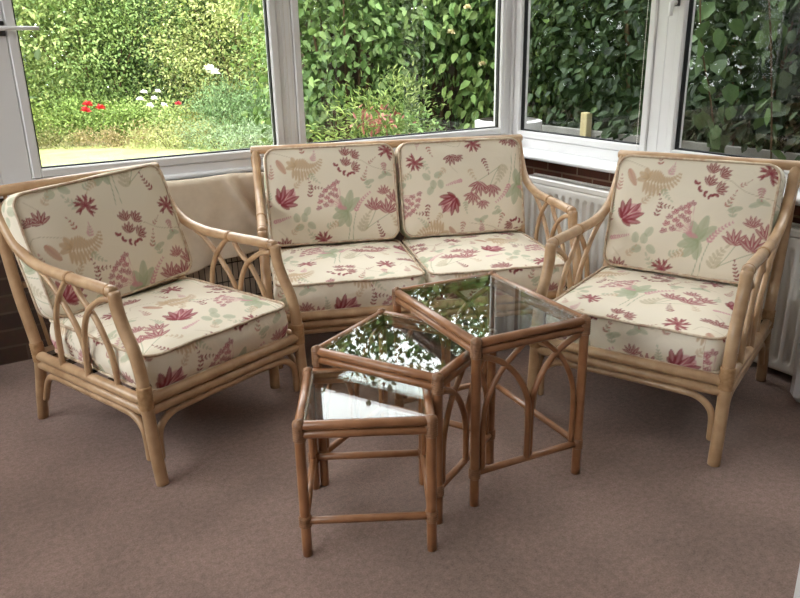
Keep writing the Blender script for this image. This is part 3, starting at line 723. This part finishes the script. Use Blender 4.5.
def leaf_mesh(name, C, D, size, cols, wid=.55, cup=.15, parent=None, curl=.25):
    """C centres (n,3), D leaf directions (n,3), size (n,), cols (n,3)"""
    n = len(C); D = D/np.linalg.norm(D, axis=1, keepdims=True)
    up = rng.normal(size=(n, 3))*.55+np.array([0, 0, 1.0]); Sd = np.cross(D, up); Sd /= np.linalg.norm(Sd, axis=1, keepdims=True)+1e-9
    N_ = np.cross(Sd, D); s = size[:, None]; w = wid*s/2
    base = C; tip = C+D*s-N_*s*curl
    l1 = C+D*s*.30-Sd*w*.92+N_*s*cup*.5; l2 = C+D*s*.68-Sd*w*.80+N_*s*(cup*.4-curl*.35)
    r1 = C+D*s*.30+Sd*w*.92+N_*s*cup*.5; r2 = C+D*s*.68+Sd*w*.80+N_*s*(cup*.4-curl*.35)
    V = np.stack([base, l1, l2, tip, r2, r1], 1).reshape(-1, 3)
    k = (np.arange(n)*6)[:, None]
    F = np.stack([k+np.array([[0, 3, 2, 1]]), k+np.array([[0, 5, 4, 3]])], 1).reshape(-1, 4)
    me = bpy.data.meshes.new(name); me.vertices.add(len(V)); me.vertices.foreach_set('co', V.astype(np.float32).ravel())
    me.loops.add(F.size); me.loops.foreach_set('vertex_index', F.ravel().astype(np.int32)); me.polygons.add(len(F))
    me.polygons.foreach_set('loop_start', np.arange(0, F.size, 4, dtype=np.int32)); me.update(calc_edges=True)
    ca = me.color_attributes.new('Col', 'FLOAT_COLOR', 'POINT'); cc = np.repeat(cols, 6, axis=0)
    ca.data.foreach_set('color', np.c_[cc, np.ones(len(cc))].astype(np.float32).ravel())
    return link(name, me, M['leaf'], parent, False)
def tint(base, n, var=.22, base2=None):
    c = np.tile(lin(base), (n, 1))
    if base2 is not None: t = rng.random((n, 1))**1.5; c = c*(1-t)+lin(base2)*t
    g = c.mean(1, keepdims=True); c = c*.86+g*.14*np.array([1.05, 1.0, .85])
    return np.clip(c*(1+rng.normal(0, var, (n, 1))), .004, .9)
def shrub(name, loc, rx, ry, h, n, size, col, lab, cat='shrub', col2=None, group=None, droop=.0, wid=.55, z0=-.65, base=.0, clump=None, var=.22, flat=.6, stems=5):
    root = empty(name, (loc[0], loc[1], z0)); tag(root, lab, cat, group)
    nc = clump or max(12, n//80)
    d = rng.normal(size=(nc, 3)); d /= np.linalg.norm(d, axis=1, keepdims=True)
    rad = rng.uniform(.55, 1.0, (nc, 1))**.5
    cc = d*rad; lump = 1+.22*np.sin(d[:, :1]*6+loc[0]*3)+.2*np.sin(d[:, 2:]*6+loc[1]*2+d[:, 1:2]*4)
    cc *= lump; cc = cc*np.array([rx, ry, (h-base)/2])+np.array([0, 0, base+(h-base)/2])
    cc[:, 2] = np.maximum(cc[:, 2], base+.03)
    i = rng.integers(0, nc, n); cr = .17*min(rx, ry)+size*.8
    C = cc[i]+rng.normal(size=(n, 3))*cr*np.array([1, 1, .75])
    C[:, 2] = np.maximum(C[:, 2], .01)
    out = (C-np.array([0, 0, base+(h-base)/2]))/np.array([rx, ry, (h-base)/2])
    D = out*flat+rng.normal(size=(n, 3))*.7; D[:, 2] += -droop
    leaf_mesh('foliage', C, D, size*rng.uniform(.6, 1.25, n), tint(col, n, var, col2), wid, parent=root)
    for k in range(stems):
        a = k*2.4; m = MB(); e = Vector((rx*.5*math.cos(a), ry*.5*math.sin(a), h*.75))
        m.tube(spline([(0.04*math.cos(a), .04*math.sin(a), 0), (e.x*.4, e.y*.4, h*.35), tuple(e)], 4), [max(.004, (.03 if h > 1.5 else .010)*(1-q/10)) for q in range(9)], 6)
        m.build('stem', M['bark'], root, True)
    return root
def blooms(root, pts, r, col, name='flower_head', n=5):
    """five-petalled flower heads, one mesh each, under their plant"""
    for p in pts:
        k = n*3; a = np.arange(k)*2.4; el = np.linspace(.1, 1.2, k)
        D = np.stack([np.cos(a)*np.cos(el), np.sin(a)*np.cos(el), np.sin(el)], 1)
        C = np.tile(np.array(p)-np.array(root.location), (k, 1))
        leaf_mesh(name, C, D, np.full(k, r), tint(col, k, .08), .8, parent=root)

G1, G2, G3, G4 = (138, 160, 82), (188, 196, 120), (96, 128, 58), (66, 98, 46)
TB = 'trees and tall shrubs at the back of the garden'
# back of the left garden
for i, az in enumerate((-33, -24, -15, -6.5)):
    shrub('backdrop_tree', polar(az, 22.5), 3.0, 2.2, 6.5+.4*(i % 2), 9000, .26, (104, 132, 66), 'leafy tree in the farthest row behind the whole garden', 'tree', (140, 160, 90), 'far backdrop trees')
shrub('garden_tree', polar(-29, 17.5), 3.4, 2.4, 5.6, 18700, 0.115, G1, 'tall bright green tree at the far left of the garden', 'tree', G2, TB)
shrub('garden_tree', polar(-17.5, 18.5), 3.2, 2.2, 6.2, 18700, 0.115, (92, 122, 58), 'tall green tree in the middle of the left window view', 'tree', G1, TB)
shrub('garden_tree', polar(-8, 17), 2.6, 2.0, 6.0, 15300, 0.108, (160, 178, 80), 'tall yellowish green tree behind the window post', 'tree', G2, TB)
shrub('garden_shrub', polar(-21.5, 15.6), 2.18, 1.3, 3.40, 20400, 0.072, (104, 134, 66), 'big round bright green shrub behind the red and white flowers', 'shrub', (150, 172, 92))
shrub('garden_shrub', polar(-16.2, 16.2), 1.38, 1.0, 3.60, 13600, 0.072, (62, 92, 50), 'dark green shrub in the middle of the left window view', 'shrub', (96, 124, 66))
shrub('garden_shrub', polar(-11.4, 14.8), 1.55, 1.1, 3.70, 17850, 0.068, (158, 170, 96), 'tall yellow green shrub with pale blooms beside the window post', 'shrub', (190, 192, 120))
shrub('garden_shrub', polar(-28.5, 16.2), 1.49, 1.0, 2.10, 10200, 0.065, (150, 176, 84), 'mid-height green shrub at the far left edge of the garden', 'shrub', (190, 204, 120))
for az, d in ((-37, 13), (-48, 12), (-60, 11), (-73, 10.5), (-87, 10), (-101, 10)):  # unseen trees added to hide bright sky from the window reflections
    shrub('sky_block_tree', polar(az, d), 1.7, 1.5, 4.6, 6500, .20, (80, 106, 52), 'unseen green tree added left of the view to keep sky out of reflections', 'tree', (136, 156, 84), 'unseen trees added left of the view')
# border plants in front
BP = 'low plants in the garden border'
pl = shrub('border_plant', polar(-26.2, 13.8), .75, .5, 0.53, 7140, 0.050, (132, 158, 70), 'low border plant with orange pink blooms at the left end of the border', 'plant', (176, 186, 96), BP, z0=-.20)
blooms(pl, [polar(-27.3, 12.48, 1.257-(1.257-(.50))*1.16), polar(-26.3, 12.42, 1.257-(1.257-(.42))*1.16), polar(-26.5, 12.48, 1.257-(1.257-(.66))*1.16)], .06, (228, 150, 120))
pl = shrub('border_plant', polar(-22.3, 13.7), .8, .5, 0.66, 7820, 0.050, (118, 148, 66), 'low border plant carrying two red blooms', 'plant', (150, 172, 84), BP, z0=-.20)
blooms(pl, [polar(-22.1, 12.31, 1.257-(1.257-(.62))*1.16), polar(-21.3, 12.25, 1.257-(1.257-(.57))*1.16), polar(-22.3, 12.25, 1.257-(1.257-(.55))*1.16)], .085, (214, 40, 52))
pl = shrub('border_plant', polar(-18.3, 13.7), .75, .5, 0.59, 7140, 0.050, (142, 166, 84), 'low border plant with a cluster of small white blooms', 'plant', (176, 190, 110), BP, z0=-.20)
blooms(pl, [polar(-18.6+.32*i, 12.31, 1.257-(1.257-(.66+.10*math.sin(i*2.1)))*1.16) for i in range(6)], .06, (240, 240, 236))
pl = shrub('border_plant', polar(-15.0, 13.7), .7, .5, 0.35, 6800, 0.043, (188, 180, 92), 'feathery yellow tan border plant in front of the dark shrub', 'plant', (206, 196, 120), BP, wid=.2, z0=-.20)
pl = shrub('border_plant', polar(-11.6, 13.4), .8, .6, 0.78, 8160, 0.079, (122, 158, 104), 'blue green long-leaved border plant with one white bloom beside the window post', 'plant', (160, 186, 130), BP, wid=.22, droop=.3, z0=-.20)
blooms(pl, [polar(-13.6, 11.90, 1.257-(1.257-(1.02))*1.16), polar(-13.3, 11.90, 1.257-(1.257-(.98))*1.16)], .10, (244, 244, 240)); blooms(pl, [polar(-16.0, 12.01, 1.257-(1.257-(.60))*1.16)], .06, (206, 48, 70))
for i, (az, d, w_, c_, eh) in enumerate([(-25.5, 13.1, .55, (156, 152, 98), .26), (-20.6, 12.7, .65, (168, 150, 104), .30), (-16.9, 12.1, .6, (170, 172, 108), .36), (-13.4, 11.6, .6, (146, 168, 124), .40), (-10.2, 11.2, .6, (150, 172, 134), .42)]):
    shrub('edging_plant', polar(az, d), w_, .35, eh, 2600, .05, c_, ['tan tuft of edging plants below the orange pink blooms', 'brownish tuft of edging plants below the red blooms', 'pale yellow green edging plants in the middle of the border', 'grey green edging plants left of the window post', 'pale teal edging plants next to the window post'][i], 'plant', None, 'edging plants along the lawn', wid=.3, z0=-.2)

# climbers and bushes beyond the second left window
shrub('climbing_shrub', room(3.05, 6.0), .62, .45, 3.15, 5600, .085, (74, 104, 48), 'tall climbing shrub on the left of the second window view', 'shrub', (124, 150, 84), droop=.6, wid=.62)
shrub('climbing_shrub', room(3.95, 6.0), .75, .45, 3.3, 4600, .09, (70, 102, 46), 'tall climbing shrub hanging over the dark fence in the second window view', 'shrub', (130, 156, 84), droop=.7, wid=.62, base=1.85)
shrub('climbing_shrub', room(4.55, 5.35), .65, .5, 3.4, 4600, .10, (76, 110, 48), 'tall leafy climber with pale yellow blooms beyond the window corner', 'shrub', (140, 166, 84), droop=.7, wid=.62, base=1.3)
fl = bpy.data.objects['climbing_shrub.002']
blooms(fl, [room(3.55+.16*i, 5.1, 1.35+.25*math.sin(i*2.3)) for i in range(5)], .036, (216, 200, 150))
shrub('conifer_bush', room(2.98, 5.15), .40, .36, 1.62, 9000, .05, (128, 158, 78), 'feathery light green bush below the climbers in the second window', 'shrub', (184, 198, 112), wid=.25, flat=1.2)
shrub('red_shrub', room(2.12, 4.35), .50, .22, 1.30, 3600, .05, (160, 92, 80), 'small red-leaved shrub just beyond the second window behind the sofa', 'shrub', (206, 128, 108), wid=.35)
shrub('fern_bush', room(3.05, 5.0), .40, .30, 1.45, 2600, .06, (104, 142, 70), 'small green bush below the dark fence', 'shrub', (150, 176, 96), wid=.4)
shrub('garden_tree', room(6.1, 9.6), 1.6, 1.5, 4.5, 13600, 0.086, (84, 116, 52), 'green tree behind the dark fence', 'tree', (130, 156, 80), TB)
shrub('garden_tree', room(7.6, 8.2), 2.0, 1.5, 4.6, 13600, 0.086, (70, 100, 46), 'darker tree behind the hedge by the window corner', 'tree', (112, 138, 70), TB)
shrub('garden_tree', room(5.3, 11.6), .9, 1.4, 4.8, 11900, 0.086, (104, 136, 60), 'green tree behind the climbing shrubs', 'tree', (150, 172, 90), TB)
# fence
fe = empty('garden_fence', room(5.4, 6.75, -.65), AL); tag(fe, 'dark weathered board fence behind the climbing shrubs', 'fence')
for i in range(13):
    m = MB(); m.box(-2.4, 2.5, -.012+.010*(i % 2), .012+.010*(i % 2), .04+i*.155, .04+i*.155+.165, .003); m.build('fence_board', M['fence'], fe)
for i in range(4):
    m = MB(); m.box(-2.4+i*1.6, -2.31+i*1.6, .023, .11, 0, 2.15); m.build('fence_post', M['fence'], fe)
# hedge beyond the right wall
HG = 'dark hedge plants beyond the right windows'
for i, (a, b, rx, hh, c1, c2_, lab) in enumerate([
    (4.75, 5.0, .7, 3.5, (42, 62, 33), (78, 102, 54), 'dark hedge plant filling the left of the right-hand window'),
    (4.6, 4.0, .7, 3.5, (32, 50, 27), (58, 80, 44), 'dark hedge plant behind the stand-in reflection post'),
    (4.5, 3.0, .7, 3.5, (34, 54, 28), (62, 84, 46), 'dark hedge plant seen in the rightmost window'),
    (4.45, 2.0, .7, 3.5, (34, 54, 28), (62, 84, 46), 'dark hedge plant at the right edge of the view')]):
    shrub('hedge_plant', room(a, b), .55, rx, hh, 7500, .085, c1, lab, 'shrub', c2_, HG, droop=.7, wid=.66)
for i, (a, b) in enumerate(((7.2, 5.4), (7.4, 3.2), (7.3, .8))):
    shrub('garden_tree', room(a, b), 1.2, 1.6, 4.8, 14000, .17, (44, 64, 34), ['dark tree behind the hedge left of the right-hand window post', 'dark tree behind the hedge in the rightmost window', 'dark tree behind the hedge at the right edge of the view'][i], 'tree', (70, 92, 48), 'dark trees behind the hedge', var=.15)
for b in (.8, -.5, -1.9):  # unseen plants added to block sky reflected in the second window
    shrub('hedge_plant', room(4.6, b), .6, .95, 3.6, 4200, .12, (50, 76, 40), 'dark hedge plant outside the view beyond the right wall, towards the house', 'shrub', (88, 114, 62), 'hedge plants outside the view', droop=.7, wid=.66)
def vine(pts, lab, col, size, n):
    root = empty('vine', (0, 0, 0)); tag(root, lab, 'vine', 'trailing vines beyond the rightmost window')
    P_ = spline([room(*p) for p in pts], 12); m = MB(); m.tube(P_, .005, 6); m.build('stem', M['bark'], root, True)
    idx = rng.integers(0, len(P_), n); C = np.array([tuple(P_[i]) for i in idx])+rng.normal(size=(n, 3))*.05
    D = rng.normal(size=(n, 3))*.45+np.array([0, 0, -1.0]); leaf_mesh('foliage', C, D, size*rng.uniform(.7, 1.2, n), tint(col, n, .15), .85, parent=root)
vine([(3.45, 2.85, 2.4), (3.5, 2.78, 1.9), (3.45, 2.68, 1.3), (3.5, 2.55, .7), (3.6, 2.5, -.5)], 'trailing heart-leaved vine nearest the radiator-side window post', (82, 110, 62), .10, 60)
vine([(3.5, 2.35, 2.4), (3.42, 2.38, 1.9), (3.5, 2.30, 1.2), (3.5, 2.2, .5), (3.6, 2.2, -.5)], 'trailing heart-leaved vine towards the right edge of the view', (88, 114, 64), .10, 55)
# boards and posts added in place of reflections in the right windows
be = empty('reflection_boards', room(3.75, 3.3, -.65), AL); tag(be, 'grey boards and pale posts standing in for reflections in the right windows', 'fence')
for z in (1.06, 1.24): m = MB(); m.box(-.015, .015, -1.6, 1.25, z, z+.10, .004); m.build('fence_board', M['patio'], be)  # boards imitate the grey reflected band
for y in (-1.5, -.3, .42, 1.2): m = MB(); m.box(-.07, -.016, y-.03, y+.03, 0, 1.46, .004); m.build('post', M['palewood'], be)
# pale pot outside the corner of the second window
po = empty('garden_pot', room(3.30, 4.05, -.32)); tag(po, 'rounded white garden pot outside the corner of the second left window', 'pot')
m = MB(); prof = [(.10, 0), (.15, .25), (.19, .6), (.21, .95), (.23, 1.02), (.23, 1.08), (.20, 1.09)]
V = [(r*math.cos(2*math.pi*k/32), r*math.sin(2*math.pi*k/32), z) for r, z in prof for k in range(32)]
F = [(i*32+k, i*32+(k+1) % 32, (i+1)*32+(k+1) % 32, (i+1)*32+k) for i in range(6) for k in range(32)]
F += [tuple(range(31, -1, -1))]; m.add(V, F); m.build('pot_body', M['upvc'], po, True)
m = MB(); m.tube([(0, 0, 1.0), (0, 0, 1.05)], .195, 32, round_end=False); m.build('pot_soil', M['soil'], po)
# greenhouse glimpsed at the far left
gh = empty('greenhouse', polar(-28.0, 18.4, -.65), math.radians(25)); tag(gh, 'pale greenhouse glimpsed between the leaves at the upper left', 'greenhouse')
m = MB()
for x in (-.8, 0, .8):
    for y in (-.9, .9): m.tube([(x, y, 0), (x, y, 1.5)], .025, 6)
    m.tube([(x, -.9, 1.5), (x, 0, 2.15), (x, .9, 1.5)], .025, 6)
for y, z in ((-.9, 1.5), (.9, 1.5), (0, 2.15), (-.9, .1), (.9, .1)): m.tube([(-.8, y, z), (.8, y, z)], .025, 6)
m.build('greenhouse_frame', M['greenhouse'], gh, True)
m = MB(); m.add([(-.8, -.9, 1.5), (.8, -.9, 1.5), (.8, 0, 2.15), (-.8, 0, 2.15), (.8, .9, 1.5), (-.8, .9, 1.5)], [(0, 1, 2, 3), (3, 2, 4, 5)])
m.box(-.8, .8, -.905, -.895, .1, 1.5); m.box(-.805, -.795, -.9, .9, .1, 1.5); m.box(.795, .805, -.9, .9, .1, 1.5)
m.build('greenhouse_glazing', M['window_glass'], gh)

# ------------------------------------------------------------------ light
w = bpy.data.worlds.new('sky'); S.world = w; w.use_nodes = True; nt = w.node_tree; nt.nodes.clear()
o = nt.nodes.new('ShaderNodeOutputWorld'); bg = nt.nodes.new('ShaderNodeBackground'); nt.links.new(bg.outputs[0], o.inputs[0])
tc = nt.nodes.new('ShaderNodeTexCoord'); no = nt.nodes.new('ShaderNodeTexNoise'); no.inputs['Scale'].default_value = 2; no.inputs['Detail'].default_value = 4
r = nt.nodes.new('ShaderNodeValToRGB'); r.color_ramp.elements[0].color = (.88, .93, 1, 1); r.color_ramp.elements[1].color = (1, 1, 1, 1)
nt.links.new(tc.outputs['Generated'], no.inputs['Vector']); nt.links.new(no.outputs['Fac'], r.inputs[0]); nt.links.new(r.outputs[0], bg.inputs[0])
bg.inputs[1].default_value = 6.0
sd = bpy.data.lights.new('sun', 'SUN'); sd.energy = 2.7; sd.angle = math.radians(12); sd.color = (1, .95, .86)
so = bpy.data.objects.new('sun', sd); COL.objects.link(so)
d = Vector(room(.30, .80, -.55)); so.rotation_euler = d.to_track_quat('-Z', 'Y').to_euler()

# ------------------------------------------------------------------ camera
f, th, ro, hc = 733.3, .33154, -.02124, 1.257
cd = bpy.data.cameras.new('camera'); cam = bpy.data.objects.new('camera', cd); COL.objects.link(cam); S.camera = cam
cd.sensor_width = 36; cd.lens = f/800*36; cd.clip_start = .05; cd.clip_end = 200
Rv = Vector((1, 0, 0)); Fv = Vector((0, math.cos(th), -math.sin(th))); Uv = Rv.cross(Fv)
R2 = Rv*math.cos(ro)+Uv*math.sin(ro); U2 = -Rv*math.sin(ro)+Uv*math.cos(ro)
mt = Matrix((R2, U2, -Fv)).transposed().to_4x4(); mt.translation = (0, 0, hc); cam.matrix_world = mt
vs = S.view_settings; vs.view_transform = 'Standard'; vs.look = 'None'; vs.gamma = 1; vs.use_curve_mapping = False; vs.exposure = 0.50
